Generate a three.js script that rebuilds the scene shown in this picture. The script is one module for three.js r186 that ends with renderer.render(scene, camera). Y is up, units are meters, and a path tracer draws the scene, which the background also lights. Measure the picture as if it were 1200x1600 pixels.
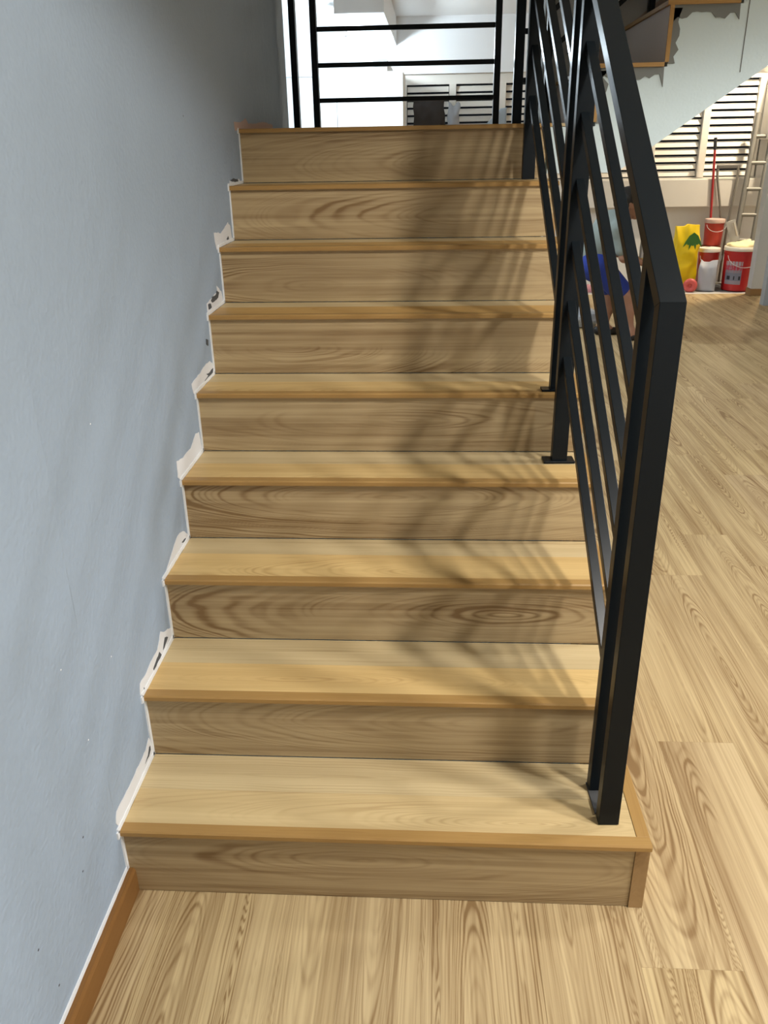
import * as THREE from 'three';
import { mergeGeometries, mergeVertices } from 'three/addons/utils/BufferGeometryUtils.js';
import { RoundedBoxGeometry } from 'three/addons/geometries/RoundedBoxGeometry.js';
import { MarchingCubes } from 'three/addons/objects/MarchingCubes.js';
import { RectAreaLightUniformsLib } from 'three/addons/lights/RectAreaLightUniformsLib.js';

// ------------------------------------------------------------------ camera, sky, light, exposure
const scene = new THREE.Scene();
scene.background = new THREE.Color(0.004, 0.005, 0.007);           // night outside the louvres
const camera = new THREE.PerspectiveCamera(63.68, 0.75, 0.05, 60);
camera.position.set(0.6433, 1.4744, 1.2581);
camera.rotation.order = 'YXZ';
camera.rotation.set(-0.4201, 0.0619, -0.0182);
const renderer = new THREE.WebGLRenderer({ antialias: true });
renderer.toneMapping = THREE.LinearToneMapping;
renderer.toneMappingExposure = 1.0;
renderer.shadowMap.enabled = true;

const CEIL = 2.64;
// recessed ceiling lamps, along with added fill lamps: place, colour, candela, half cone, softness, size (in 2 cm steps)
const LAMPS = [
  { at: [1.62, 0.47], rgb: [1.0, 0.96, 0.90], cd: 18.5, cone: 1.235, blend: 0.12, size: 4, label: 'round recessed ceiling lamp above the foot of the stairs' },
  { at: [3.5, 0.9], rgb: [0.97, 0.98, 1.0], cd: 38, cone: 1.33, blend: 0.25, size: 8, label: 'round recessed ceiling lamp out over the wide wooden floor' },
  { at: [3.4, -0.95], rgb: [0.97, 0.98, 1.0], cd: 21, cone: 1.285, blend: 0.2, size: 8, label: 'added fill lamp at the ceiling over the floor beside the upper flight' },  // added as fill, softens the railing shadows on the steps
  { at: [3.4, 2.6], rgb: [0.97, 0.98, 1.0], cd: 4, cone: 1.33, blend: 0.25, size: 7, label: 'added unseen fill lamp at the ceiling over the wide floor, farthest from the stairs' },  // added weak fill for the wall and the lower risers
  { at: [4.12, -7.8], rgb: [1.0, 0.83, 0.6], cd: 25, cone: 1.27, blend: 0.15, size: 2.5, label: 'warm recessed ceiling lamp beside the louvred window' },
  { at: [0.1, -5.35], rgb: [0.80, 0.92, 1.0], cd: 24, cone: 1.24, blend: 0.15, size: 2.5, label: 'cool white recessed ceiling lamp before the white cabinet' },
];

// ------------------------------------------------------------------ helpers
let seedState = 7;
const rnd = () => { seedState = (seedState * 1664525 + 1013904223) >>> 0; return seedState / 4294967296; };
const hash = (x, y, s) => { let h = Math.imul(x, 374761393) ^ Math.imul(y, 668265263) ^ Math.imul(s, 2147483647 - 1640531527); h = Math.imul(h ^ (h >>> 13), 1274126177); return ((h ^ (h >>> 16)) >>> 0) / 4294967296; };
function noise(x, y, s = 0) {
  const xi = Math.floor(x), yi = Math.floor(y); let u = x - xi, v = y - yi;
  u = u * u * (3 - 2 * u); v = v * v * (3 - 2 * v);
  const a = hash(xi, yi, s), b = hash(xi + 1, yi, s), c = hash(xi, yi + 1, s), d = hash(xi + 1, yi + 1, s);
  return a + (b - a) * u + (c - a) * v + (a - b - c + d) * u * v;
}
const fbm = (x, y, s) => 0.55 * noise(x, y, s) + 0.28 * noise(2.1 * x, 2.1 * y, s + 11) + 0.17 * noise(4.3 * x, 4.3 * y, s + 23);
const used = {};
function numbered(name) { const n = used[name] = (used[name] ?? -1) + 1; return n ? name + '_' + String(n).padStart(3, '0') : name; }
function mesh(name, geo, mat, parent) {
  const m = new THREE.Mesh(geo, mat); m.name = parent ? name : numbered(name);
  m.castShadow = m.receiveShadow = true; (parent || scene).add(m); return m;
}
function part(name, geo, mat, parent) {                                  // parts get a running number within their own thing
  const k = parent.children.filter((c) => c.name === name || c.name.startsWith(name + '_0')).length;
  const m = mesh(name, geo, mat, parent); if (k) m.name = name + '_' + String(k).padStart(3, '0'); return m;
}
function thing(name, label, category, at = [0, 0, 0], group) {
  const g = new THREE.Group(); g.name = numbered(name); g.position.set(...at); scene.add(g);
  g.userData = { label, category }; if (group) g.userData.group = group; return g;
}
function tag(m, label, category, group) { m.userData = { label, category }; if (group) m.userData.group = group; return m; }
function struct(name, geo, mat) { let m; if (geo) m = mesh(name, geo, mat); else { m = new THREE.Group(); m.name = numbered(name); scene.add(m); } m.userData.kind = 'structure'; return m; }
const BB = (x0, x1, y0, y1, z0, z1) => { const g = new THREE.BoxGeometry(x1 - x0, y1 - y0, z1 - z0); g.translate((x0 + x1) / 2, (y0 + y1) / 2, (z0 + z1) / 2); return g; };
const RB = (x0, x1, y0, y1, z0, z1, r = 0.003) => { const g = new RoundedBoxGeometry(x1 - x0, y1 - y0, z1 - z0, 2, r); g.translate((x0 + x1) / 2, (y0 + y1) / 2, (z0 + z1) / 2); return g; };
const col = (r, g, b) => new THREE.Color().setRGB(r, g, b);
const std = (rgb, rough = 0.6, extra = {}) => new THREE.MeshStandardMaterial({ color: col(...rgb), roughness: rough, ...extra });
function setUV(geo, fu, fv) {                                              // texture coordinates from the place of each corner
  const p = geo.attributes.position, a = new Float32Array(p.count * 2);
  for (let i = 0; i < p.count; i++) { a[2 * i] = fu(p.getX(i), p.getY(i), p.getZ(i)); a[2 * i + 1] = fv(p.getX(i), p.getY(i), p.getZ(i)); }
  geo.setAttribute('uv', new THREE.BufferAttribute(a, 2)); return geo;
}
function prism(points, depth, bevel = 0) {                                  // outline in (x, y), thickness along z
  const s = new THREE.Shape(points.map((p) => new THREE.Vector2(p[0], p[1])));
  return new THREE.ExtrudeGeometry(s, { depth, bevelEnabled: bevel > 0, bevelThickness: bevel, bevelSize: bevel, bevelOffset: -bevel, bevelSegments: 2, curveSegments: 8 });
}
function tube(pts, r, seg = 8, rings = 24) {
  return new THREE.TubeGeometry(new THREE.CatmullRomCurve3(pts.map((p) => new THREE.Vector3(...p)), false, 'centripetal'), rings, r, seg);
}
const rod = (a, b, r, seg = 10) => {
  const A = new THREE.Vector3(...a), B = new THREE.Vector3(...b), d = B.clone().sub(A);
  const g = new THREE.CylinderGeometry(r, r, d.length(), seg);
  g.applyQuaternion(new THREE.Quaternion().setFromUnitVectors(new THREE.Vector3(0, 1, 0), d.normalize())); g.translate(...A.add(B).multiplyScalar(0.5).toArray()); return g;
};
function dataTex(w, h, f, srgb = true) {
  const d = new Uint8Array(w * h * 4);
  for (let y = 0; y < h; y++) for (let x = 0; x < w; x++) { const c = f(x / w, y / h, x, y), i = 4 * (y * w + x); d[i] = c[0]; d[i + 1] = c[1]; d[i + 2] = c[2]; d[i + 3] = 255; }
  const t = new THREE.DataTexture(d, w, h); if (srgb) t.colorSpace = THREE.SRGBColorSpace;
  t.magFilter = THREE.LinearFilter; t.minFilter = THREE.LinearMipmapLinearFilter; t.generateMipmaps = true;
  t.wrapS = t.wrapT = THREE.RepeatWrapping; t.needsUpdate = true; return t;
}
const toS = (v) => 255 * Math.min(1, Math.max(0, v <= 0.0031308 ? 12.92 * v : 1.055 * Math.pow(v, 1 / 2.4) - 0.055));
// a board sawn through tilted growth rings: rings cut along the grain draw flames and cathedrals
function woodTex(s, L, Wd, pal, o = {}) {
  const px = o.px ?? 1024, py = o.py ?? 160, freq = o.freq ?? 120, vc = (o.vc ?? 0.5) * Wd, slope = o.slope ?? 0.05, u0 = (o.u0 ?? 0.5) * L, amt = o.amt ?? 1;
  return dataTex(px, py, (a, b) => {
    const u = a * L, v = b * Wd;
    const vv = v - vc + 0.012 * (fbm(u * 2.2, v * 6, s) - 0.5) + 0.004 * (noise(u * 9, v * 30, s + 3) - 0.5);
    const dd = 0.004 + slope * (u - u0) + 0.035 * (fbm(u * 1.7 + 5, v * 1.5, s + 5) - 0.5);
    const rr = Math.sqrt(vv * vv * 2.2 + dd * dd), rho = rr * freq * (0.8 + 0.5 * noise(rr * 45, 2, s + 31)) + 0.45 * (noise(u * 14, v * 60, s + 7) - 0.5);
    const ph = rho - Math.floor(rho), r = Math.pow(0.5 - 0.5 * Math.cos(2 * Math.PI * Math.pow(ph, 1.35)), 1.7) * (0.3 + 0.95 * Math.pow(hash(Math.floor(rho), 7, s), 1.4));
    const patch = Math.max(0, fbm(u * 2.4, v * 10, s + 9) * 2.1 - 0.55);
    const fib = noise(u * 22, v * 1500, s + 13) * 0.5 + noise(u * 9, v * 420, s + 17) * 0.5;
    const str = fbm(u * 0.9, v * 26, s + 19) - 0.46 + 0.5 * (fbm(u * 1.6, v * 85, s + 29) - 0.46) + (o.fine ?? 0.35) * (fbm(u * 2.5, v * 240, s + 37) - 0.46);
    const k = Math.min(1, Math.max(0, amt * (0.6 * r * patch + (o.str ?? 0.75) * str) + 0.16 * (fib - 0.5) + 0.2));
    const c = [0, 1, 2].map((j) => toS(pal[0][j] * (1 - k) + pal[1][j] * k));
    return c;
  });
}
const woodMat = (tex, rough = 0.5) => new THREE.MeshPhysicalMaterial({ map: tex, roughness: rough, specularIntensity: 0.5 });

// ------------------------------------------------------------------ palette
const PAL = {
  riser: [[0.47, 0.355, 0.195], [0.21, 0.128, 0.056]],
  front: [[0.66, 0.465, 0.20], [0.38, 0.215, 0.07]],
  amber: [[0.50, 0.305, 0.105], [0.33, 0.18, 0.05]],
  rear: [[0.60, 0.475, 0.265], [0.36, 0.245, 0.115]],
  floor: [[0.55, 0.42, 0.23], [0.24, 0.148, 0.064]],
  nosing: [[0.39, 0.232, 0.078], [0.29, 0.16, 0.05]],
  skirting: [[0.22, 0.105, 0.03], [0.15, 0.066, 0.017]],
};
const blackPaint = new THREE.MeshPhysicalMaterial({ color: col(0.005, 0.0075, 0.0095), roughness: 0.3, specularIntensity: 0.32 });
const rubber = std([0.012, 0.012, 0.013], 0.7);
const whitePaint = std([0.78, 0.79, 0.80], 0.55);
const creamPaint = std([0.70, 0.67, 0.62], 0.6);
const plasterTex = dataTex(1024, 1024, (a, b) => {
  const n = 0.5 + 0.5 * (fbm(a * 26, b * 26, 41) - 0.5) + 0.12 * (noise(a * 420, b * 420, 43) - 0.5); const v = 255 * Math.min(1, Math.max(0, n)); return [v, v, v];
}, false);
const paintTex = dataTex(1024, 1024, (a, b) => {
  const m = fbm(a * 9, b * 5, 51), f = noise(a * 512, b * 512, 53), k = 0.96 + 0.08 * m + 0.03 * (f - 0.5);
  return [toS(0.30 * k), toS(0.37 * k), toS(0.455 * k)];
});
const wallPaint = new THREE.MeshPhysicalMaterial({ map: paintTex, bumpMap: plasterTex, bumpScale: 0.007, roughness: 0.62, specularIntensity: 0.4 });
const greyPlaster = new THREE.MeshStandardMaterial({ color: col(0.54, 0.65, 0.68), bumpMap: plasterTex, bumpScale: 0.002, roughness: 0.8 });
const barePlaster = std([0.68, 0.69, 0.70], 0.9);
const pinkPlaster = std([0.52, 0.37, 0.31], 0.95);
const caulk = std([0.80, 0.82, 0.83], 0.45);
const darkHole = std([0.07, 0.075, 0.08], 0.95);

// ------------------------------------------------------------------ floor
const H = [0.1802, 0.3523, 0.5231, 0.6913, 0.8604, 1.0329, 1.1972, 1.3603, 1.5266];
const Z = [0.0, 0.2282, 0.4569, 0.6791, 0.8938, 1.0983, 1.2965, 1.4964, 1.7031];
const wide = (z) => 1.0926 + 0.04 * z;                                    // right edge of the flight (z is negative up the stairs)
const RISE = 0.013;                                                        // nosing overhang
const XR = 5.6, ZF = 3.2, ZB = -8.42, ZTILE = -7.62;

const floor = struct('floor');
part('screed', BB(-0.2, XR + 0.1, -0.16, -0.0085, ZB - 0.3, ZF + 0.1), std([0.12, 0.10, 0.08], 0.9), floor);
{
  const L = 1.21, Wd = 0.196, mats = [];
  for (let k = 0; k < 12; k++) {
    const t = 0.97 + 0.06 * hash(k, 3, 9);
    const p = PAL.floor.map((c) => c.map((v, j) => v * t * (j === 2 ? 0.96 + 0.08 * hash(k, 5, 2) : 1)));
    mats.push(woodMat(woodTex(100 + k * 7, L, Wd, p, { freq: 105 + 50 * hash(k, 1, 1), vc: 0.25 + 0.5 * hash(k, 2, 4), slope: 0.08 + 0.08 * hash(k, 7, 4), u0: 0.15 + 0.7 * hash(k, 8, 6), fine: 0.95, str: 0.5, amt: 1.4 + 0.35 * hash(k, 4, 4) }), 0.5));
  }
  const x0 = 0.08 - Wd, gap = 0.00012;
  let n = 0;
  for (let i = 0; x0 + i * Wd < XR; i++) {
    const off = i === 6 ? 0 : 0.42 + 0.62 * ((i * 0.437 + 0.13) % 1);          // end joints are staggered
    for (let z = 0.128 + off - 6 * L + 5 * L - 9 * L; z < 0.62; z += L) {
      let xa = Math.max(0.004, x0 + i * Wd + gap), xb = Math.min(XR, x0 + (i + 1) * Wd - gap), za = Math.max(z + gap, ZTILE), zb = Math.min(z + L - gap, 0.62);
      if (zb - za < 0.02 || xb - xa < 0.01) continue;
      if (xb < 0.9 && zb < -0.05 && (za > -2.3 || xb < 0.2)) continue;     // under the staircase
      const g = BB(xa, xb, -0.008, 0, za, zb), flip = hash(i, Math.round(z * 10), 3) > 0.5;
      setUV(g, (x, y, zz) => (flip ? 1 - (zz - z) / L : (zz - z) / L), (x) => (x - x0 - i * Wd) / Wd);
      part('plank', g, mats[Math.floor(hash(i, Math.round(z * 7), 5) * 12)], floor); n++;
    }
  }
  const g = BB(0.004, XR, -0.008, 0, 0.6205, ZF); setUV(g, (x, y, z) => z / L, (x) => x / Wd);
  part('plank', g, mats[0], floor);                                        // behind the camera
}
{
  const tileMat = std([0.46, 0.45, 0.43], 0.35), n = 10;                     // pale tiles beyond the wooden floor
  for (let i = 0; i < n; i++) part('tile', RB(0.42 + i * 0.518 + 0.002, 0.42 + (i + 1) * 0.518 - 0.002, -0.008, 0.001, ZB, ZTILE - 0.045, 0.001), tileMat, floor);
  part('threshold', RB(0.42, XR, -0.008, 0.004, ZTILE - 0.043, ZTILE - 0.001, 0.002), std([0.74, 0.72, 0.68], 0.35), floor);
}

// ------------------------------------------------------------------ room shell
const wallLeft = struct('wall_left');
{
  const g = BB(-0.12, 0, 0, CEIL, -2.352, ZF + 0.1); setUV(g, (x, y, z) => z / 2.6, (x, y) => y / 2.6);
  part('painted_wall', g, wallPaint, wallLeft);
  const h = BB(-0.12, -0.004, 0, CEIL, -2.80, -2.358); setUV(h, (x, y, z) => z / 2.6, (x, y) => y / 2.6);
  part('wall_end', h, wallPaint, wallLeft);
}
const PATCH = {
  p7: [[-1.260, 1.242], [-1.310, 1.239], [-1.340, 1.233], [-1.395, 1.244], [-1.444, 1.257], [-1.474, 1.243], [-1.483, 1.200], [-1.375, 1.197], [-1.276, 1.195], [-1.265, 1.217]],
  p6: [[-1.104, 1.066], [-1.178, 1.073], [-1.235, 1.079], [-1.233, 1.094], [-1.281, 1.071], [-1.301, 1.037], [-1.187, 1.034], [-1.103, 1.033]],
  p5: [[-0.868, 0.895], [-0.975, 0.902], [-1.020, 0.909], [-1.071, 0.907], [-1.115, 0.885], [-1.113, 0.861], [-0.999, 0.857], [-0.907, 0.855], [-0.878, 0.865], [-0.872, 0.881]],
  p4: [[-0.665, 0.749], [-0.720, 0.740], [-0.796, 0.739], [-0.854, 0.760], [-0.885, 0.754], [-0.899, 0.692], [-0.822, 0.691], [-0.715, 0.690], [-0.684, 0.691], [-0.662, 0.707]],
  p3: [[-0.619, 0.572], [-0.658, 0.558], [-0.686, 0.533], [-0.611, 0.524], [-0.502, 0.522], [-0.485, 0.532], [-0.565, 0.562], [-0.590, 0.570]],
  p2: [[-0.391, 0.418], [-0.414, 0.405], [-0.464, 0.385], [-0.464, 0.354], [-0.300, 0.352], [-0.236, 0.352], [-0.220, 0.362], [-0.226, 0.388], [-0.263, 0.385], [-0.305, 0.392], [-0.355, 0.390], [-0.377, 0.405]],
  p1: [[-0.225, 0.238], [-0.240, 0.201], [-0.240, 0.181], [-0.106, 0.181], [-0.012, 0.181], [0.002, 0.206], [-0.008, 0.226], [-0.085, 0.222], [-0.137, 0.225], [-0.200, 0.225]],
  p8: [[-1.518, 1.374], [-1.593, 1.376], [-1.661, 1.376], [-1.684, 1.359], [-1.585, 1.357], [-1.528, 1.354]],
};
const SPOTS = {
  d7: [[-1.407, 1.211], [-1.431, 1.216], [-1.441, 1.208], [-1.414, 1.207]],
  d6: [[-1.148, 1.065], [-1.171, 1.074], [-1.200, 1.071], [-1.228, 1.080], [-1.253, 1.074], [-1.235, 1.060], [-1.203, 1.058], [-1.164, 1.059]],
  d6b: [[-1.113, 1.062], [-1.145, 1.059], [-1.151, 1.047], [-1.114, 1.046]],
  d5: [[-1.097, 0.880], [-1.037, 0.879], [-1.020, 0.883], [-1.039, 0.874], [-0.988, 0.867], [-1.010, 0.867], [-1.088, 0.867]],
  d5b: [[-1.055, 0.974], [-1.077, 0.967], [-1.071, 0.952], [-1.055, 0.958]],
  d3: [[-0.658, 0.539], [-0.625, 0.541], [-0.634, 0.535], [-0.660, 0.536]],
  d2: [[-0.365, 0.379], [-0.375, 0.364], [-0.315, 0.361], [-0.311, 0.367]],
  d2b: [[-0.412, 0.391], [-0.433, 0.379], [-0.410, 0.370], [-0.389, 0.368], [-0.398, 0.380]],
  d2c: [[-0.242, 0.367], [-0.252, 0.358], [-0.241, 0.353]],
  d1: [[-0.227, 0.217], [-0.217, 0.217], [-0.204, 0.204], [-0.183, 0.200], [-0.211, 0.199], [-0.225, 0.205]],
  d8: [[-1.528, 1.375], [-1.567, 1.380], [-1.640, 1.375], [-1.646, 1.365], [-1.581, 1.370]],
};
// an outline given as (z, y) on the left wall, with an irregular edge, standing a little proud of it
function onWall(points, thick) {
  const pts = [];
  points.forEach((p, i) => {
    const q = points[(i + 1) % points.length], n = Math.max(1, Math.round(Math.hypot(q[0] - p[0], q[1] - p[1]) / 0.012));
    for (let k = 0; k < n; k++) { const j = 0.003; pts.push([-(p[0] + (q[0] - p[0]) * k / n + (rnd() - 0.5) * j), p[1] + (q[1] - p[1]) * k / n + (rnd() - 0.5) * j]); }
  });
  const g = prism(pts, thick); g.rotateY(Math.PI / 2); return g;           // local x (= -z world) then thickness to +x
}
for (const k in PATCH) part('bare_patch', onWall(PATCH[k], 0.0012), barePlaster, wallLeft);
for (const k in SPOTS) part('dark_chip', onWall(SPOTS[k], 0.0018), darkHole, wallLeft);
part('bare_strip', onWall([[-1.654, 1.546], [-1.760, 1.548], [-1.840, 1.562], [-1.875, 1.545], [-1.998, 1.548], [-2.176, 1.557], [-2.352, 1.550], [-2.352, 1.528], [-2.0, 1.524], [-1.69, 1.524], [-1.66, 1.52]], 0.0015), pinkPlaster, wallLeft);
for (const [z, y, white] of [[0.043, 0.454, 1], [0.088, 0.644, 1], [-0.113, 0.536, 1], [0.134, 0.302, 0], [0.312, 0.139, 0], [0.341, 0.265, 0], [0.16, 0.244, 0], [-1.064, 1.548, 0], [-0.2, 1.0, 1], [0.3, 1.15, 1]]) {
  const g = new THREE.SphereGeometry(white ? 0.0016 : 0.0019, 8, 6); g.scale(0.4, 1, 1.3); g.translate(0, y, z); part('paint_fleck', g, white ? caulk : darkHole, wallLeft);
}
{                                                                           // the caulk line that follows the steps, and the one over the skirting
  const run = (z0, y0, z1, y1, w, name = 'caulk_line') => {
    const dz = z1 - z0, dy = y1 - y0, l = Math.hypot(dz, dy), nz = -dy / l * w / 2, ny = dz / l * w / 2;
    const n = Math.ceil(l / 0.02), a = [], b = [];
    for (let i = 0; i <= n; i++) { const t = i / n, e = 1 + 0.35 * (rnd() - 0.5); a.push([-(z0 + dz * t + nz * e), y0 + dy * t + ny * e]); b.push([-(z0 + dz * t - nz * e), y0 + dy * t - ny * e]); }
    const g = prism(a.concat(b.reverse()), 0.0035); g.rotateY(Math.PI / 2); part(name, g, caulk, wallLeft);
  };
  for (let i = 0; i < 9; i++) {
    const w = 0.0105 - 0.0004 * i;
    run(-Z[i] - RISE + 0.004, i ? H[i - 1] : 0.055, -Z[i] - RISE + 0.004, H[i] - 0.012, w);
    run(-Z[i] + 0.004, H[i] - 0.014, -Z[i] + 0.004, H[i] + 0.003, w);
    if (i < 8) run(-Z[i] + 0.004, H[i] + 0.004, -Z[i + 1] - RISE + 0.002, H[i] + 0.004, w);
  }
  run(0.9, 0.0715, -0.008, 0.0715, 0.009);
}
const skirtTex = woodTex(61, 1.2, 0.07, PAL.skirting, { py: 96, freq: 200, slope: 0.02, amt: 0.8 });
{
  const g = prism([[0.0, 0], [0.0165, 0], [0.0165, 0.058], [0.012, 0.066], [0.0, 0.066]], 2.9 + RISE + 0.0); g.translate(0, 0, -RISE);
  setUV(g, (x, y, z) => z / 1.2, (x, y) => (y + x * 0.5) / 0.08);
  struct('baseboard_left', g, woodMat(skirtTex, 0.5));
}
struct('wall_front', BB(-0.12, XR + 0.12, 0, CEIL, ZF, ZF + 0.12), whitePaint);
struct('wall_right', BB(XR, XR + 0.12, 0, CEIL, ZB - 0.1, ZF), whitePaint);
struct('wall_far_left', BB(-2.1, -2.0, 0, CEIL, ZB - 0.1, -2.80), whitePaint);
struct('wall_return', BB(-2.1, -0.12, 0, CEIL, -2.80, -2.70), whitePaint);
struct('ceiling', BB(-2.1, XR + 0.12, CEIL, CEIL + 0.15, ZB - 0.15, ZF + 0.12), std([0.76, 0.76, 0.75], 0.85));
part('annex_floor', BB(-2.1, -0.2, -0.16, 0, ZB - 0.3, -2.7), std([0.46, 0.45, 0.43], 0.4), floor);
// back wall: parapet with ledge below the louvres, lintel above
const wallBack = struct('wall_back');
part('lintel', BB(-2.1, XR, 2.125, CEIL, ZB - 0.14, ZB + 0.06), whitePaint, wallBack);
part('apron', BB(-2.1, XR, 0, 1.06, ZB - 0.14, ZB), creamPaint, wallBack);
part('ledge', RB(0.2, XR, 0.80, 1.075, ZB, ZB + 0.10, 0.006), creamPaint, wallBack);
part('pier', BB(-2.1, 0.28, 1.06, 2.125, ZB - 0.14, ZB), whitePaint, wallBack);
part('pier', BB(4.07, XR, 1.06, 2.125, ZB - 0.14, ZB), creamPaint, wallBack);
{
  const win = struct('window_1'), m = std([0.74, 0.70, 0.63], 0.5), xs = [0.327, 0.843, 1.361, 1.88, 2.41, 2.955, 3.49, 4.02];
  part('frame', mergeGeometries([BB(0.28, 4.07, 1.062, 1.09, ZB - 0.09, ZB - 0.01), BB(0.28, 4.07, 2.03, 2.125, ZB - 0.09, ZB - 0.01)]), m, win);
  for (const x of xs) part('mullion', RB(x - 0.036, x + 0.036, 1.088, 2.032, ZB - 0.08, ZB - 0.005, 0.004), m, win);
  for (let i = 0; i < 7; i++) {
    const w = xs[i + 1] - xs[i] - 0.08, g = new RoundedBoxGeometry(w, 0.058, 0.006, 1, 0.002); g.rotateX(-0.42);
    for (let k = 0; k < 13; k++) { const s = part('slat', g, m, win); s.position.set((xs[i] + xs[i + 1]) / 2, 1.128 + k * 0.0715, ZB - 0.045); }
  }
}
struct('trim_1', BB(-0.12, 0.262, 2.385, CEIL, ZB, -6.0), whitePaint);      // dropped bulkhead over the cabinet

// ------------------------------------------------------------------ staircase
struct('wall_light_blocker', BB(0.13, 0.25, 0, 2.124, ZB + 0.105, -6.62), whitePaint);  // added unseen partition, keeps the dome lamp light off the left louvres
const stairs = thing('staircase', 'straight wooden staircase of nine wood-look steps climbing along the grey-blue wall', 'staircase');
{
  const pts = [[0, 0]];
  for (let i = 0; i < 9; i++) { const s = Z[i] + RISE + 0.012; pts.push([s, i ? H[i - 1] - 0.014 : 0], [s, H[i] - 0.014]); }
  pts.push([2.62, H[8] - 0.014], [2.62, 1.36], [Z[8] + 0.1, 1.36], [0.9, 0.45], [0.9, 0]);
  pts.shift();
  const g = prism(pts, 0.985); g.rotateY(Math.PI / 2); g.translate(0.0042, 0, 0);
  part('core', g, greyPlaster, stairs);
}
const nosTex = woodTex(71, 1.1, 0.03, PAL.nosing, { py: 48, freq: 260, slope: 0.01, amt: 0.7 });
const nosMat = woodMat(nosTex, 0.42);
const cornerMat = woodMat(woodTex(73, 0.3, 0.03, PAL.riser.map((c) => c.map((v, j) => v * [0.78, 0.66, 0.55][j])), { px: 256, py: 48, freq: 240, amt: 0.8 }), 0.5);
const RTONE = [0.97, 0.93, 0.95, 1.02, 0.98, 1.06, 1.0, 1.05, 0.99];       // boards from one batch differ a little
for (let i = 0; i < 9; i++) {
  const st = new THREE.Group(); st.name = i ? 'step_' + String(i).padStart(3, '0') : 'step'; stairs.add(st);
  const zf = -Z[i], zr = zf - RISE, W = wide(zf), y = H[i], yb = i ? H[i - 1] : 0, zn = i < 8 ? -Z[i + 1] - RISE : -2.60, trim = 0.027;
  const xr = W - trim;
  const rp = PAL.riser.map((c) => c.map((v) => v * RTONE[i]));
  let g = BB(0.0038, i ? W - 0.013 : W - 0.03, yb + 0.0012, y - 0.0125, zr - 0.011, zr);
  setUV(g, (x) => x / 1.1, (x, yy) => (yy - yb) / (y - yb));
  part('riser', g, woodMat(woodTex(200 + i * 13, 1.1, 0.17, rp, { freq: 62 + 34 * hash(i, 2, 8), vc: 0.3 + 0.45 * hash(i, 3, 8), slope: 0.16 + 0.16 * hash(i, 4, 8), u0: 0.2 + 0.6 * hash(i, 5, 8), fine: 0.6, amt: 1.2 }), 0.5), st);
  if (!i) { g = BB(W - 0.0295, W - 0.0005, 0.0005, y - 0.0125, zr - 0.02, zr + 0.003); part('corner_trim', g, cornerMat, st); }
  // tread: nosing, front board, rear board (the click joint lies about halfway)
  const zA = zf - 0.027, zJ = zA + (zn - zA) * (0.47 + 0.1 * hash(i, 6, 8));
  const fp = (i > 4 ? PAL.amber : PAL.front).map((c) => c.map((v) => v * (0.95 + 0.1 * hash(i, 7, 8))));   // front boards of the upper treads are more amber
  if (i < 8) {
    g = BB(0.0038, xr - 0.0006, y - 0.010, y - 0.001, zJ + 0.0001, zA - 0.0004); setUV(g, (x) => x / 1.1, (x, yy, z) => (z - zJ) / 0.14);
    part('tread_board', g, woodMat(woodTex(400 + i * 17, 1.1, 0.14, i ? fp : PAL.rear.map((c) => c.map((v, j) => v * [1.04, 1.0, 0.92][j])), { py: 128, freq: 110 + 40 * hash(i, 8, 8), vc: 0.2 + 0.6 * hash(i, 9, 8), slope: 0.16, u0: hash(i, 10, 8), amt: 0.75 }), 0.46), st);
    g = BB(0.0038, xr - 0.0006, y - 0.010, y - 0.001, zn + 0.0006, zJ - 0.0001); setUV(g, (x) => x / 1.1, (x, yy, z) => (z - zn) / 0.12);
    part('tread_board', g, woodMat(woodTex(600 + i * 19, 1.1, 0.12, PAL.rear, { py: 112, freq: 90, vc: -0.6 + 2.2 * hash(i, 11, 8), slope: 0.03, u0: 0.3, amt: 0.6 }), 0.46), st);
  } else {
    for (let k = 0; k < 5; k++) {                                            // landing boards
      const za = zA - 0.0004 - k * 0.172, zb = Math.max(-2.62, za - 0.1716);
      g = BB(0.0038, 1.15, y - 0.010, y - 0.001, zb, za); setUV(g, (x) => x / 1.2, (x, yy, z) => (z - zb) / 0.18);
      part('tread_board', g, woodMat(woodTex(700 + k, 1.2, 0.18, PAL.rear, { px: 256, py: 48 }), 0.5), st);
    }
  }
  const no = prism([[0, -0.0125], [0, -0.003], [0.003, 0], [0.027, 0], [0.027, -0.004], [0.012, -0.005], [0.012, -0.0125]], W - 0.0045); no.rotateY(Math.PI / 2); no.translate(0.0038, y, zf);
  setUV(no, (x) => x / 1.1, (x, yy, z) => (z - zf + yy - y) / 0.04);
  part('nosing', no, nosMat, st);
  if (i < 8) {
    const s = RB(xr, W, y - 0.0125, y, zn + 0.0005, zA - 0.0002, 0.0015); setUV(s, (x, yy, z) => z / 1.1, (x) => x / 0.03); part('side_trim', s, nosMat, st);
    const p = BB(W - 0.013, W - 0.001, i ? 0.004 : 0.004, y - 0.0125, zn + 0.0005, zr - 0.0115); setUV(p, (x, yy, z) => z / 1.1, (x, yy) => yy / 0.3); part('side_panel', p, cornerMat, st);
  }
}

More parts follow.
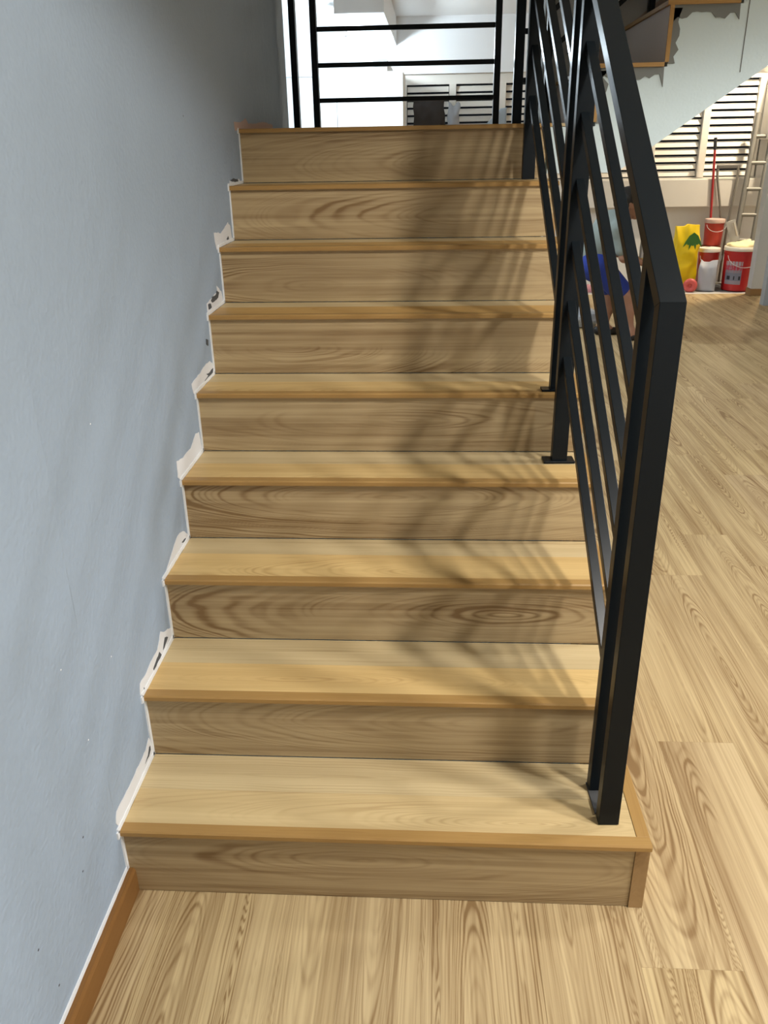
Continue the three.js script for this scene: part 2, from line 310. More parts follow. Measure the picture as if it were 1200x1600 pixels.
// ------------------------------------------------------------------ stair railing (in its own straight plane, 2.3 degrees off the wall)
const railing = thing('stair_railing', 'black steel stair railing with sloping bars along the right of the wooden steps', 'railing', [0.9962, 0, 0]);
railing.rotation.y = Math.atan(0.04);
{
  const M = 0.769, ROOT = 0.042, top = (s) => 1.244 + M * (s - 0.056), bot = (s) => top(s) - 0.0328;
  const side = (pts, w, x0, bevel = 0.0012) => { const g = prism(pts, w - 2 * bevel, bevel); g.rotateY(Math.PI / 2); g.translate(x0 + bevel, 0, 0); return g; };   // outline in (s, y), s runs up the stairs
  const S1 = 1.735;
  part('handrail', side([[0.056, 1.244], [0.082, top(0.082) - 0.0328], [S1, bot(S1)], [S1, top(S1)]], ROOT, 0), blackPaint, railing);
  part('post', side([[0.056, H[0] + 0.001], [0.056, 1.2438], [0.082, bot(0.082) - 0.0003], [0.082, H[0] + 0.001]], ROOT, 0), blackPaint, railing);
  const post = (s0, foot, w = 0.040) => part('post', side([[s0, foot], [s0, bot(s0) - 0.0002], [s0 + 0.026, bot(s0 + 0.026) - 0.0002], [s0 + 0.026, foot]], w, 0.001), blackPaint, railing);
  const F = { a: 0.151, b: 0.822, c: 0.913, d: 1.642 };
  post(F.a, H[0] + 0.005); post(F.b, H[3] + 0.006); post(F.c, H[4] + 0.006); post(F.d, H[7] + 0.001);
  const plate = (s, y, w, d) => part('base_plate', RB(0.02 - w / 2, 0.02 + w / 2, y, y + 0.006, -s - d / 2, -s + d / 2, 0.0015), blackPaint, railing);
  plate(F.b + 0.013, H[3], 0.082, 0.044); plate(F.c + 0.013, H[4], 0.082, 0.036);
  part('base_plate', RB(-0.001, 0.043, H[0], H[0] + 0.004, -0.178, -0.086, 0.001), std([0.05, 0.05, 0.05], 0.7), railing);
  const bar = (i, a, b) => { const t = (s) => 1.425 - 0.139 * i + 0.765 * (s - 0.5), h = 0.0235; part('bar', side([[a, t(a) - h], [a, t(a)], [b, t(b)], [b, t(b) - h]], 0.020, 0.011, 0.001), blackPaint, railing); };
  for (let i = 0; i < 6; i++) bar(i, F.a + 0.0262, F.b - 0.0002);
  for (let i = 0; i < 6; i++) bar(i, F.c + 0.0262, F.d - 0.0002);
}

// ------------------------------------------------------------------ landing railing
const lr = thing('landing_railing', 'black steel railing with level bars across the far edge of the landing', 'railing', [0, H[8], -2.62]);
{
  const post = (x, z, w = 0.026, d = 0.040) => part('post', RB(x, x + w, 0, 1.05, z - d, z, 0.0015), blackPaint, lr);
  post(0.044, -0.02); post(0.131, -0.02); post(0.894, -0.02);
  for (let i = 0; i < 6; i++) part('bar', RB(0.1575, 0.8935, 0.12 + i * 0.1325 - 0.009, 0.12 + i * 0.1325 + 0.009, -0.05, -0.032, 0.0015), blackPaint, lr);
  part('handrail', RB(0.04, 0.93, 1.0505, 1.0765, -0.061, -0.019, 0.002), blackPaint, lr);
}
const nr = thing('newel_pair', 'pair of black steel posts joined by short level bars at the head of the stairs', 'railing', [0, H[8], -1.745]);
{
  part('post', RB(0.902, 0.932, 0, 1.03, -0.05, -0.02, 0.0015), blackPaint, nr);
  part('post', RB(0.944, 0.974, 0, 1.03, -0.06, -0.03, 0.0015), blackPaint, nr);
  for (let i = 0; i < 6; i++) part('bar', RB(0.9322, 0.9438, 0.12 + i * 0.139, 0.136 + i * 0.139, -0.045, -0.033, 0.001), blackPaint, nr);
}

// ------------------------------------------------------------------ second flight, rising to the right from the landing
const flight = thing('upper_staircase', 'grey rendered underside and sawtooth side of the upper flight rising right from the landing', 'staircase', [0, 0, 0]);
{
  const pts = [[1.02, 1.375], [1.247, 1.375], [1.352, 1.449], [2.93, 2.639], [3.2, 2.639], [2.66, 2.55]].slice(0, 3);
  pts.push([2.9, 1.449 + 0.7566 * (2.9 - 1.352)]);
  const xs = [1.158]; for (let k = 1; k < 6; k++) xs.push(1.158 + 0.209 * k);
  const sq = []; let y = H[8] - 0.012;
  sq.push([1.02, y]);
  for (let k = 0; k < 6; k++) { sq.push([xs[k] + 0.008, y]); y += 0.166; sq.push([xs[k] + 0.008, y]); }
  sq.push([2.9, y]);
  const g = prism(pts.concat(sq.reverse()), 0.88); g.translate(0, 0, -2.60);
  setUV(g, (x, yy) => x / 2, (x, yy) => yy / 2);
  part('flight_slab', g, greyPlaster, flight);
  const m = woodMat(woodTex(81, 1, 0.2, PAL.nosing, { px: 256, py: 64 }), 0.5);
  for (let k = 0; k < 3; k++) {
    const yy = H[8] + 0.166 * (k + 1);
    const t = BB(xs[k] - 0.012, xs[k + 1] - 0.004, yy - 0.012, yy, -2.60, -1.708); part('tread_board', t, m, flight);
    part('riser', BB(xs[k] - 0.004, xs[k] + 0.0078, yy - 0.166 + 0.0005, yy - 0.0125, -2.60, -1.716), std([0.64, 0.58, 0.55], 0.85), flight); part('edge_strip', BB(xs[k] - 0.004, xs[k] + 0.0085, yy - 0.166 + 0.0005, yy - 0.0125, -1.7155, -1.708), m, flight);
    // torn edge of grey mortar under the new treads
    const tear = [[xs[k] + 0.004, yy - 0.012]], n = 14; for (let i = 0; i <= n; i++) { const x = xs[k] + 0.008 + (xs[k + 1] - xs[k] - 0.008) * i / n; tear.push([x, yy - 0.03 - 0.022 * rnd() - (i === n || i === 0 ? 0.02 : 0)]); }
    tear.push([xs[k + 1] - 0.002, yy - 0.012]);
    const tg = prism(tear, 0.004); tg.translate(0, 0, -1.7202); part('torn_mortar', tg, std([0.17, 0.185, 0.18], 0.95), flight);
    const tear2 = [[xs[k] + 0.008, yy - 0.02]]; for (let i = 0; i <= 8; i++) tear2.push([xs[k] + 0.018 + 0.022 * rnd(), yy - 0.02 - 0.15 * i / 8]);
    tear2.push([xs[k] + 0.008, yy - 0.17]);
    const th = prism(tear2, 0.004); th.translate(0, 0, -1.7202); part('torn_mortar', th, std([0.17, 0.185, 0.18], 0.95), flight);
  }
  part('joint_line', BB(1.6, 1.6022, 1.66, 1.98, -1.721, -1.7188), std([0.1, 0.1, 0.1], 0.9), flight);
}
{
  const w = struct('wall_stairwell');
  const g = prism([[1.09, 1.375], [1.247, 1.375], [1.352, 1.449], [2.9, 2.62], [2.9, CEIL], [1.09, CEIL]], 0.10); g.translate(0, 0, -2.72); part('painted_wall', g, std([0.5, 0.52, 0.53], 0.7), w);
  const b = prism([[1.092, H[8]], [1.15, H[8]], [2.4, 2.5], [2.4, 2.62], [1.30, 1.80], [1.092, 1.62]], 0.003); b.translate(0, 0, -2.6195); part('bare_strip', b, std([0.45, 0.385, 0.36], 0.9), w);
}
const fr = thing('wall_handrail', 'black steel rails sloping up the wall beside the upper flight', 'railing', [0, 0, -2.575]);
for (const [x0, y0, y1] of [[1.18, 1.79, 2.06], [1.12, 1.80, 2.09], [1.1, 1.92, 2.24]]) {
  const g = prism([[x0, y0], [1.5, y0 + 0.835 * (1.5 - x0)], [1.5, y0 + 0.835 * (1.5 - x0) + 0.024], [x0, y0 + 0.024]], 0.02, 0.001); part('bar', g, blackPaint, fr);
}
part('post', RB(1.095, 1.12, 1.536, 2.6, -0.012, 0.014, 0.001), blackPaint, fr);
part('post', RB(1.485, 1.51, 1.862, 2.6, -0.012, 0.014, 0.001), blackPaint, fr);

// ------------------------------------------------------------------ white cabinet beyond the landing
const cab = thing('tall_cabinet', 'tall glossy white cabinet with two plain doors seen past the landing rails', 'cabinet', [0, 0, -6.0]);
part('carcass', BB(-0.30, 0.404, 0, 1.99, -0.60, -0.02), whitePaint, cab);
part('door', RB(-0.298, -0.124, 0.03, 1.985, -0.0195, 0, 0.003), std([0.78, 0.80, 0.82], 0.3), cab);
part('door', RB(-0.120, 0.402, 0.03, 1.985, -0.0195, 0, 0.003), std([0.78, 0.80, 0.82], 0.3), cab);

// ------------------------------------------------------------------ door post and partition at the right
{
  const w = struct('wall_partition');
  part('door_post', BB(3.87, 3.99, 0, CEIL, -7.60, -7.48), std([0.50, 0.53, 0.55], 0.6), w);
  part('skirting', RB(3.862, 3.992, 0, 0.07, -7.608, -7.472, 0.002), std([0.26, 0.15, 0.06], 0.5), w);
  part('partition_wall', BB(3.80, 4.6, 0, CEIL, -7.02, -6.93), std([0.36, 0.40, 0.44], 0.6), w);
}

// ------------------------------------------------------------------ builder's clutter at the back
function pail(name, label, at, r, h, mats, labelled) {
  const t = thing(name, label, 'pail', at);
  const prof = [[0.001, 0], [r * 0.88, 0], [r * 0.9, 0.008], [r * 0.975, h * 0.84], [r * 1.0, h * 0.85], [r * 1.0, h * 0.9], [r * 0.985, h * 0.905], [r, h]].map((p) => new THREE.Vector2(...p));
  part('body', new THREE.LatheGeometry(prof, 32), mats[0], t);
  const lid = [[0.001, h + 0.012], [r * 0.9, h + 0.012], [r * 0.93, h + 0.018], [r * 1.04, h + 0.016], [r * 1.05, h - 0.02], [r * 1.01, h - 0.022]].map((p) => new THREE.Vector2(...p));
  part('lid', new THREE.LatheGeometry(lid.reverse(), 32), mats[1], t);
  if (labelled) { const g = new THREE.CylinderGeometry(r * 0.962, r * 0.915, h * 0.55, 20, 1, true, -1.25, 1.15); g.translate(0, h * 0.44, 0); part('paper_label', g, mats[2], t); }
  const hd = []; for (let i = 0; i <= 12; i++) { const a = Math.PI * i / 12; hd.push([Math.cos(a) * r * 1.03, h * 0.86 - Math.sin(a) * h * 0.28, Math.sin(a) * r * 0.35 + r * 0.75]); }
  part('handle', tube(hd, 0.003, 6), std([0.5, 0.5, 0.5], 0.4), t);
  return t;
}
const red = std([0.46, 0.016, 0.018], 0.4), lidWhite = std([0.78, 0.72, 0.62], 0.5);
const labelTex = dataTex(256, 256, (a, b) => {
  // pale print panel: pinkish heading bars, a grey block with dark upright strokes (the print is too blurred to read)
  let c = [150, 140, 150];
  if (b > 0.82) c = [168, 160, 170];
  else if (b > 0.62) { if (noise(a * 22, b * 16, 3) > 0.45) c = [178, 60, 84]; else c = [165, 120, 135]; }
  else if (b > 0.5) c = [140, 132, 145];
  else if (b > 0.16) { c = [118, 122, 140]; if (b > 0.2 && b < 0.36 && noise(a * 15, 2, 8) > 0.5) c = [36, 38, 48]; }
  return c;
});
pail('paint_pail', 'big red paint pail with a printed pale label, front right of the clutter', [3.84, 0.008, -7.84], 0.163, 0.42, [red, lidWhite, new THREE.MeshStandardMaterial({ map: labelTex, roughness: 0.5 })], true);
pail('paint_pail', 'red paint pail with a white lid half behind the crumpled grey bag', [3.565, 0.008, -8.0], 0.108, 0.39, [std([0.40, 0.03, 0.02], 0.4), lidWhite, red], false);
pail('paint_pail', 'upper red pail standing on a box behind the other pails', [3.64, 0.42, -8.185], 0.10, 0.25, [std([0.42, 0.035, 0.02], 0.4), std([0.6, 0.42, 0.36], 0.5), red], false);
tag(mesh('cardboard_box', RB(3.55, 3.715, 0.002, 0.418, -8.285, -8.115, 0.006), std([0.30, 0.12, 0.05], 0.8)), 'brown cardboard box under the upper red pail', 'box');
{
  const t = thing('floor_mat', 'dark grey plastic sheet under the red pails', 'sheet', [3.70, 0.001, -7.98]);
  const pts = []; for (let i = 0; i < 28; i++) { const a = i / 28 * Math.PI * 2, r = 1 + 0.12 * (noise(i * 0.9, 1, 4) - 0.5); pts.push([Math.cos(a) * 0.36 * r, Math.sin(a) * 0.215 * r]); }
  const g = prism(pts, 0.005); g.rotateX(-Math.PI / 2); part('sheet', g, std([0.10, 0.11, 0.125], 0.5), t);
}
function bag(name, label, at, w, h, d, mat, turn, seed, slump = 0.25) {
  const t = thing(name, label, 'bag', at); t.rotation.y = turn;
  const g = new THREE.BoxGeometry(w, h, d, 14, 18, 6), p = g.attributes.position;
  for (let i = 0; i < p.count; i++) {
    let x = p.getX(i), y = p.getY(i) + h / 2, z = p.getZ(i); const k = y / h;
    const bulge = 1 + 0.35 * Math.sin(Math.PI * Math.min(1, k * 1.25)) * (1 - Math.abs(x) / w * 1.2), pinch = k > 0.8 ? 1 - (k - 0.8) * 3.2 : 1;
    z *= bulge * Math.max(0.12, pinch) * (1 - 0.25 * Math.pow(Math.abs(2 * x / w), 4));
    x *= 1 - slump * 0.2 * k + 0.07 * (noise(y * 14, z * 9, seed) - 0.5);
    z += 0.03 * (noise(x * 16, y * 13, seed + 1) - 0.5) * (k > 0.04 ? 1 : 0); x += 0.03 * (noise(y * 11, z * 20, seed + 2) - 0.5) * k;
    y += 0.05 * (noise(x * 24, 3, seed + 3) - 0.5) * Math.max(0, k - 0.6) * 2.2;
    p.setXYZ(i, x, Math.max(0, y), z);
  }
  g.computeVertexNormals(); part('body', g, mat, t); return t;
}
{
  const b = bag('carrier_bag', 'yellow shopping bag printed with green leaves, left of the pails', [3.295, 0.001, -7.93], 0.255, 0.65, 0.13, std([0.80, 0.56, 0.003], 0.4), 0.1, 31);
  const lm = std([0.06, 0.20, 0.035], 0.5);                                 // the printed leaves hang from the top edge
  for (let k = 0; k < 7; k++) { const a = -0.75 + k * 0.25, pts = [[0, 0], [0.026, -0.06], [0.018, -0.14], [0, -0.20 + 0.05 * (k % 2)], [-0.018, -0.14], [-0.026, -0.06]]; const g = prism(pts, 0.002); g.scale(0.75, 0.9, 1); g.rotateZ(a * 0.8); g.rotateX(0.06); g.translate(0.03, 0.585, 0.104 + 0.0006 * k); part('printed_leaf', g, lm, b); }
}
bag('plastic_bag', 'crumpled grey and white plastic bag in front of the red pails', [3.515, 0.007, -7.80], 0.175, 0.30, 0.10, std([0.40, 0.41, 0.46], 0.45), -0.25, 47);
{
  const t = thing('tape_roll', 'pink-red roll lying on the tiles by the yellow bag', 'roll', [3.335, 0.067, -7.74]);
  const g = new THREE.TorusGeometry(0.042, 0.030, 14, 28); g.rotateY(-0.35); part('roll', g, std([0.62, 0.10, 0.09], 0.45), t);
  const c = new THREE.CylinderGeometry(0.016, 0.016, 0.04, 20); c.rotateX(Math.PI / 2); c.rotateY(-0.35); part('core', c, std([0.45, 0.06, 0.05], 0.6, { side: THREE.DoubleSide }), t);
}
{
  const t = thing('mop_pole', 'red mop pole with a black grip leaning on the louvres', 'pole');
  part('pole', rod([3.68, 0.0, -8.303], [3.575, 1.36, -8.303], 0.012), std([0.36, 0.018, 0.02], 0.4), t);
  part('grip', rod([3.575, 1.36, -8.303], [3.566, 1.475, -8.303], 0.016), rubber, t);
}
{
  const t = thing('hand_truck', 'grey folding hand truck with an upright loop handle behind the pails', 'trolley'), m = std([0.23, 0.21, 0.18], 0.45, { metalness: 0.4 });
  part('frame', tube([[3.76, 0.02, -8.29], [3.745, 0.6, -8.297], [3.63, 1.15, -8.295], [3.64, 1.20, -8.295]], 0.013, 8, 40), m, t);
  part('frame', tube([[3.80, 0.02, -8.28], [3.81, 0.6, -8.285], [3.84, 1.15, -8.29], [3.83, 1.20, -8.29]], 0.013, 8, 40), m, t);
  part('handle', RB(3.615, 3.855, 1.175, 1.215, -8.31, -8.28, 0.008), std([0.12, 0.11, 0.10], 0.5), t);
  part('toe_plate', RB(3.752, 3.815, 0.004, 0.012, -8.27, -8.20, 0.002), m, t);
}
{
  const t = thing('step_ladder', 'aluminium ladder leaning beside the louvred window', 'ladder'), m = std([0.22, 0.21, 0.185], 0.5, { metalness: 0.2 });
  const A = [3.83, 0.0, -8.08], B = [3.965, 1.70, -8.29], C = [4.00, 0, -8.04], D = [4.12, 1.70, -8.25], at = (p, q, k) => p.map((v, i) => v + (q[i] - v) * k);
  const rail = (p, q) => { const g = rod(p, q, 0.03, 4); return g; };
  part('rail', rail(A, B), m, t); part('rail', rail(C, D), m, t);
  for (let k = 0; k < 6; k++) { const f = 0.13 + k * 0.148; part('rung', rod(at(A, B, f), at(C, D, f), 0.02, 8), m, t); }
}
{
  const t = thing('wall_cabinet', 'plain white wall unit hanging right of the louvred window', 'cabinet', [4.05, 1.45, -8.418]);
  part('carcass', RB(0, 0.5, 0, 0.62, 0.001, 0.26, 0.004), creamPaint, t); part('door', RB(0.004, 0.496, 0.004, 0.616, 0.261, 0.278, 0.003), creamPaint, t);
}
{
  const t = thing('yellow_cloth', 'yellow and cream cloth heaped on the big red pail', 'cloth', [3.84, 0.446, -7.84]);
  const g = new THREE.SphereGeometry(0.15, 24, 12, 0, Math.PI * 2, 0, Math.PI / 2), p = g.attributes.position;
  for (let i = 0; i < p.count; i++) { const x = p.getX(i), y = p.getY(i), z = p.getZ(i), f = 0.8 + 0.35 * noise(x * 26 + 3, z * 26, 5); p.setXYZ(i, x * f, Math.max(0.001, y * (0.28 + 0.4 * (x > 0 ? x / 0.15 : 0)) * f), z * f); }
  g.computeVertexNormals(); part('heap', g, std([0.72, 0.62, 0.36], 0.9), t);
}
{
  const t = thing('plastering_trowel', 'steel trowel leaning behind the big red pail', 'trowel', [3.83, 0.47, -8.035]);
  const b = RB(-0.05, 0.05, 0, 0.22, -0.0015, 0.0015, 0.001); b.rotateZ(0.3); b.rotateX(-0.2); part('blade', b, std([0.5, 0.48, 0.45], 0.3, { metalness: 0.7 }), t);
  const h = rod([0.0, 0.06, 0.03], [-0.045, 0.19, 0.0], 0.011); part('grip', h, std([0.4, 0.36, 0.3], 0.6), t);
}

// ------------------------------------------------------------------ the bending person behind the railing
function blob(bones, box, res, k = 0.03) {                                  // bones: [a, b, ra, rb]; a smooth union of tapered capsules
  const size = Math.max(...box[1].map((v, i) => v - box[0][i])), mc = new MarchingCubes(res, new THREE.MeshStandardMaterial(), false, false, 400000);
  mc.isolation = 0; const half = res / 2, cen = box[0].map((v, i) => (v + box[1][i]) / 2), sc = size / 2 * 1.08;
  for (let z = 0; z < res; z++) for (let y = 0; y < res; y++) for (let x = 0; x < res; x++) {
    const p = [cen[0] + (x - half) / half * sc, cen[1] + (y - half) / half * sc, cen[2] + (z - half) / half * sc];
    let sum = 0;
    for (const [a, b, ra, rb] of bones) {
      const ab = [b[0] - a[0], b[1] - a[1], b[2] - a[2]], ap = [p[0] - a[0], p[1] - a[1], p[2] - a[2]];
      const t = Math.min(1, Math.max(0, (ab[0] * ap[0] + ab[1] * ap[1] + ab[2] * ap[2]) / (ab[0] ** 2 + ab[1] ** 2 + ab[2] ** 2 + 1e-9)));
      const d = Math.hypot(ap[0] - ab[0] * t, ap[1] - ab[1] * t, ap[2] - ab[2] * t) - (ra + (rb - ra) * t);
      sum += Math.exp(-Math.max(-0.5, Math.min(1, d)) / k * 2.2);
    }
    mc.field[res * res * z + res * y + x] = -(sum > 0 ? -Math.log(sum) * k / 2.2 : 1);
  }
  mc.update();
  const n = mc.count, g = new THREE.BufferGeometry();
  const pos = new Float32Array(n * 3), nor = new Float32Array(n * 3);
  for (let i = 0; i < n * 3; i++) { pos[i] = mc.positionArray[i] * sc + cen[i % 3]; nor[i] = mc.normalArray[i]; }
  g.setAttribute('position', new THREE.BufferAttribute(pos, 3)); g.setAttribute('normal', new THREE.BufferAttribute(nor, 3));
  return g;
}
{
  const t = thing('person', 'person in a grey-green shirt and blue shorts bending forward behind the railing', 'person', [1.93, 0, -5.55]);
  const P = { pel: [0, 0.60, 0], bel: [0.02, 0.71, 0], che: [0.10, 0.84, 0], nek: [0.175, 0.905, 0], hed: [0.225, 1.01, 0] };
  const hip = (s) => [0.01, 0.57, 0.085 * s], knee = { 1: [0.235, 0.345, 0.10], '-1': [0.17, 0.345, -0.11] }, ank = { 1: [0.29, 0.065, 0.10], '-1': [0.12, 0.065, -0.12] };
  const sho = (s) => [0.125, 0.855, 0.155 * s], elb = (s) => [0.175, 0.655, 0.19 * s], wri = (s) => [0.335, 0.600, 0.10 * s];
  const body = [], shirt = [], shorts = [];
  body.push([P.pel, P.bel, 0.12, 0.11], [P.bel, P.che, 0.11, 0.12], [P.che, P.nek, 0.10, 0.052], [P.nek, P.hed, 0.045, 0.05], [sho(-1), sho(1), 0.055, 0.055]);
  const face = [[[0.205, 1.045, 0], [0.22, 1.035, 0], 0.082, 0.078], [[0.245, 0.985, 0], [0.268, 0.945, 0], 0.058, 0.036], [[0.285, 1.015, 0], [0.315, 0.985, 0], 0.012, 0.016], [[0.285, 0.955, -0.012], [0.285, 0.955, 0.012], 0.016, 0.016],
    [[0.205, 1.005, 0.074], [0.2, 1.03, 0.08], 0.012, 0.014], [[0.205, 1.005, -0.074], [0.2, 1.03, -0.08], 0.012, 0.014], [[0.272, 1.035, 0.03], [0.272, 1.035, 0.032], 0.016, 0.016], [[0.272, 1.035, -0.03], [0.272, 1.035, -0.032], 0.016, 0.016], [P.nek, [0.215, 0.97, 0], 0.045, 0.045]];
  for (const s of [1, -1]) {
    body.push([hip(s), knee[s], 0.078, 0.052], [knee[s], knee[s].map((v, i) => v * 0.62 + ank[s][i] * 0.38), 0.05, 0.05], [knee[s].map((v, i) => v * 0.62 + ank[s][i] * 0.38), ank[s], 0.05, 0.033], [ank[s], [ank[s][0] + 0.10, 0.028, ank[s][2]], 0.035, 0.024], [ank[s], [ank[s][0] - 0.03, 0.032, ank[s][2]], 0.03, 0.028]);
    body.push([sho(s), elb(s), 0.044, 0.036], [elb(s), wri(s), 0.036, 0.024]);
    shirt.push([sho(s), [0.16, 0.71, 0.182 * s], 0.062, 0.06], [sho(s), P.che, 0.07, 0.12]);
    shorts.push([hip(s), knee[s].map((v, i) => v * 0.72 + hip(s)[i] * 0.28), 0.098, 0.085]);
  }
  shirt.push([P.pel, P.bel, 0.128, 0.128], [P.bel, P.che, 0.128, 0.138], [P.che, [0.155, 0.885, 0], 0.115, 0.07]);
  shorts.push([[-0.01, 0.575, -0.05], [-0.01, 0.575, 0.05], 0.125, 0.125]);
  const hands = [];
  for (const s of [1, -1]) {
    const w = wri(s), pm = [w[0] + 0.065, w[1] - 0.012, w[2] - 0.008 * s]; hands.push([w, pm, 0.023, 0.026], [w, [pm[0] - 0.006, pm[1], pm[2] + 0.02], 0.02, 0.02], [w, [pm[0] - 0.006, pm[1], pm[2] - 0.02], 0.02, 0.02]);
    [[-0.03, 0.05], [-0.01, 0.062], [0.011, 0.058], [0.03, 0.045]].forEach(([dz, l]) => { const a = [pm[0], pm[1] - 0.004, pm[2] + dz], b = [a[0] + l * 0.6, a[1] - l * 0.35, a[2]], c = [b[0] + l * 0.1, b[1] - l * 0.6, b[2]]; hands.push([a, b, 0.009, 0.0085], [b, c, 0.0085, 0.007]); });
    const th = [w[0] + 0.03, w[1] - 0.01, w[2] - 0.03 * s]; hands.push([th, [th[0] + 0.03, th[1] - 0.03, th[2] - 0.008 * s], 0.0105, 0.009], [[th[0] + 0.03, th[1] - 0.03, th[2] - 0.008 * s], [th[0] + 0.05, th[1] - 0.045, th[2]], 0.009, 0.007]);
  }
  const skin = std([0.36, 0.19, 0.125], 0.55);
  const sk = mergeGeometries([blob(body, [[-0.2, -0.02, -0.3], [0.5, 1.12, 0.3]], 96, 0.03), blob(face, [[0.1, 0.85, -0.13], [0.36, 1.16, 0.13]], 90, 0.014),
    blob(hands.slice(0, 13), [[0.30, 0.48, 0.02], [0.50, 0.64, 0.18]], 64, 0.006), blob(hands.slice(13), [[0.30, 0.48, -0.18], [0.50, 0.64, -0.02]], 64, 0.006)]);
  part('body', sk, skin, t);
  part('shirt', blob(shirt, [[-0.2, 0.4, -0.3], [0.4, 1.0, 0.3]], 64, 0.035), std([0.25, 0.29, 0.275], 0.9), t);
  part('shorts', blob(shorts, [[-0.25, 0.2, -0.3], [0.4, 0.75, 0.3]], 64, 0.03), std([0.012, 0.035, 0.27], 0.8), t);
  part('hair', blob([[[0.195, 1.062, 0], [0.215, 1.075, 0], 0.086, 0.076], [[0.15, 1.03, 0], [0.165, 1.07, 0], 0.055, 0.07], [[0.185, 1.03, 0.05], [0.19, 1.06, 0.05], 0.04, 0.045], [[0.185, 1.03, -0.05], [0.19, 1.06, -0.05], 0.04, 0.045]], [[0.05, 0.92, -0.14], [0.33, 1.2, 0.14]], 56, 0.02), std([0.012, 0.011, 0.011], 0.6), t);
  for (const s of [1, -1]) part('shoe', blob([[[ank[s][0] - 0.04, 0.036, ank[s][2]], [ank[s][0] + 0.02, 0.036, ank[s][2]], 0.036, 0.036], [[ank[s][0] + 0.02, 0.034, ank[s][2]], [ank[s][0] + 0.125, 0.03, ank[s][2]], 0.034, 0.029]], [[ank[s][0] - 0.1, -0.03, ank[s][2] - 0.12], [ank[s][0] + 0.18, 0.12, ank[s][2] + 0.12]], 40, 0.02), std([0.012, 0.012, 0.012], 0.6), t);
}
{
  const t = bag('paper_sack', 'white paper sack with a yellow bottom held by the bending person', [2.345, 0.575, -5.55], 0.16, 0.34, 0.08, std([0.80, 0.78, 0.74], 0.7), 0.0, 57, 0.1);
  part('yellow_band', RB(-0.082, 0.082, -0.004, 0.055, -0.048, 0.048, 0.01), std([0.72, 0.52, 0.16], 0.7), t);
}
{
  const t = thing('plastic_bundle', 'crumpled pale grey plastic bundle on the wooden floor left of the person', 'bundle', [1.93, 0.002, -6.0]);
  const g = new THREE.SphereGeometry(0.1, 28, 16), p = g.attributes.position;
  for (let i = 0; i < p.count; i++) { const x = p.getX(i), y = p.getY(i), z = p.getZ(i), f = 0.75 + 0.5 * noise(x * 30 + 5, y * 30 + z * 22, 77); p.setXYZ(i, x * f * 1.5, Math.max(-0.068, y * f * 0.9) + 0.068, z * f); }
  g.computeVertexNormals(); part('sheet', g, std([0.38, 0.41, 0.45], 0.5), t);
}
{
  const t = thing('pink_rag', 'pink rag lying on the far tiles left of the person', 'rag', [2.30, 0.003, -7.85]);
  const g = new THREE.SphereGeometry(0.12, 24, 12), p = g.attributes.position;
  for (let i = 0; i < p.count; i++) { const x = p.getX(i), y = p.getY(i), z = p.getZ(i), f = 0.8 + 0.4 * noise(x * 25 + 1, z * 25, 91); p.setXYZ(i, x * f * 1.2, Math.max(0, y * 0.5 * f), z * f); }
  g.computeVertexNormals(); part('heap', g, std([0.52, 0.24, 0.26], 0.9), t);
}

// ------------------------------------------------------------------ ceiling lamps
RectAreaLightUniformsLib.init();
for (const l of LAMPS) {
  const t = thing('ceiling_lamp', l.label, 'ceiling lamp', [l.at[0], CEIL, l.at[1]]);
  const ring = new THREE.LatheGeometry([[0, -0.001], [0.022, -0.001], [0.02, -0.006], [0.006, -0.008], [0, -0.004]].map((p) => new THREE.Vector2(p[0] + 0.02 * l.size, p[1])), 32);
  part('ring', ring, whitePaint, t);
  const d = new THREE.CylinderGeometry(0.02 * l.size, 0.02 * l.size, 0.002, 32); d.translate(0, -0.002, 0);
  const e = part('diffuser', d, new THREE.MeshStandardMaterial({ color: 0xffffff, emissive: col(...l.rgb), emissiveIntensity: 6 }), t); e.castShadow = false;
  const s = new THREE.SpotLight(col(...l.rgb), l.cd, 0, l.cone, l.blend, 2);
  s.position.set(l.at[0], CEIL - 0.012, l.at[1]); s.target.position.set(l.at[0], 0, l.at[1]); s.castShadow = true; s.shadow.radius = l.size; s.shadow.mapSize.set(2048, 2048);
  s.name = numbered('lamp_light'); scene.add(s); scene.add(s.target); s.target.name = s.name + '_target';
}

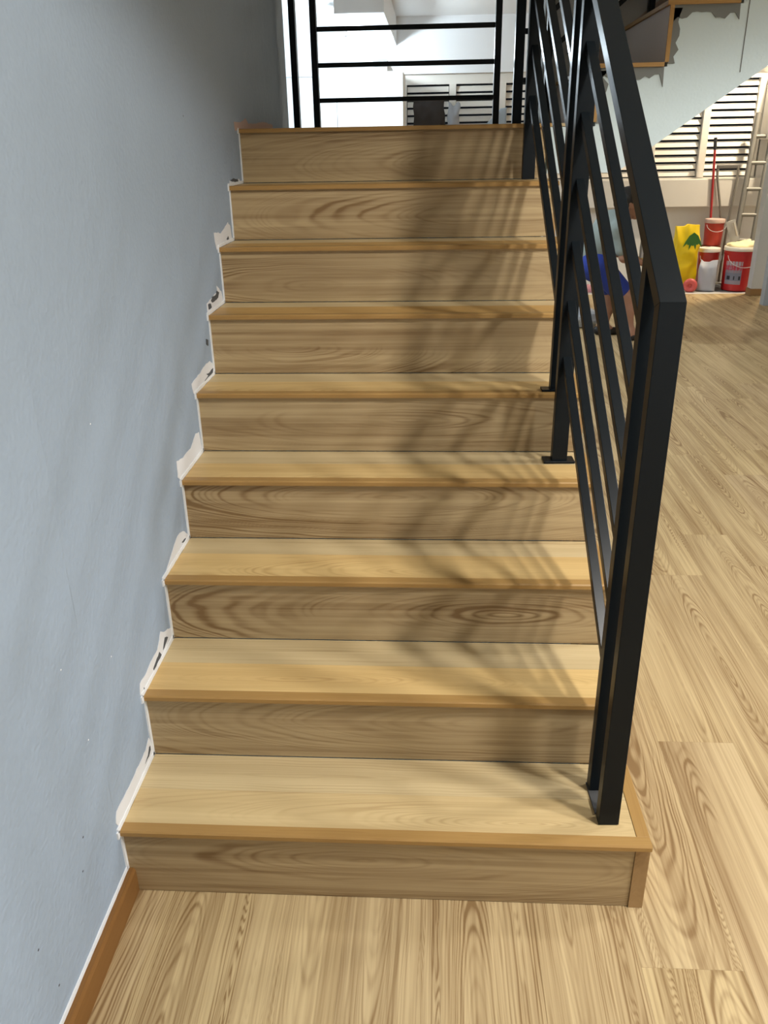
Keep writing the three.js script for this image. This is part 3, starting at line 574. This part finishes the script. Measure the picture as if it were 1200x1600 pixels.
{                                                                           // dome lamp under the bulkhead
  const t = thing('dome_lamp', 'glowing white dome lamp under the dropped bulkhead above the cabinet', 'ceiling lamp', [-0.06, 2.385, -7.45]);
  const b = new THREE.CylinderGeometry(0.125, 0.125, 0.012, 32); b.translate(0, -0.0065, 0); part('base', b, whitePaint, t);
  const g = new THREE.SphereGeometry(0.12, 32, 16, 0, Math.PI * 2, Math.PI / 2, Math.PI / 2); g.scale(1, 1.6, 1); g.translate(0, -0.013, 0);
  const e = part('shade', g, new THREE.MeshStandardMaterial({ color: 0xffffff, emissive: col(0.85, 0.95, 1.0), emissiveIntensity: 3, side: THREE.DoubleSide }), t); e.castShadow = false;
  const p = new THREE.PointLight(col(0.78, 0.91, 1.0), 5.5, 0, 2); p.position.set(-0.06, 2.215, -7.45); p.castShadow = true; p.shadow.radius = 2.5; p.name = numbered('lamp_light'); scene.add(p);
}

// ------------------------------------------------------------------ things on the low cupboard before the left louvres
{
  const t = thing('low_cupboard', 'dark cupboard before the louvres holding the dark bundle and pale bags', 'cupboard', [0.42, 0, -8.12]);
  part('carcass', BB(0, 1.0, 0.03, 1.53, -0.19, 0.0), std([0.03, 0.025, 0.022], 0.6), t);
  part('door', RB(0.004, 0.497, 0.04, 1.52, 0.0005, 0.018, 0.002), std([0.035, 0.028, 0.024], 0.6), t);
  part('door', RB(0.503, 0.996, 0.04, 1.52, 0.0005, 0.018, 0.002), std([0.035, 0.028, 0.024], 0.6), t);
  part('foot', BB(0.02, 0.98, 0.0, 0.03, -0.17, -0.02), std([0.03, 0.025, 0.022], 0.6), t);
}
bag('dark_bundle', 'dark brown rounded bundle against the left end of the louvres', [0.60, 1.532, -8.20], 0.33, 0.36, 0.11, std([0.02, 0.014, 0.011], 0.8), 0, 61, 0.3);
bag('patterned_bag', 'pale mottled bag standing between the dark bundle and a mullion', [0.85, 1.532, -8.19], 0.12, 0.30, 0.09, std([0.30, 0.31, 0.33], 0.7), 0, 67, 0.3);
{
  const t = thing('folded_sheet', 'pale blue-grey sheet heaped in a slope before the louvres', 'sheet', [1.19, 1.532, -8.20]);
  const g = prism([[-0.17, 0], [0.20, 0], [0.20, 0.26], [0.14, 0.25], [0.02, 0.13], [-0.10, 0.04]], 0.10, 0.012); g.translate(0, 0.0, -0.05); part('sheet', g, std([0.34, 0.40, 0.46], 0.8), t);
}

renderer.render(scene, camera);
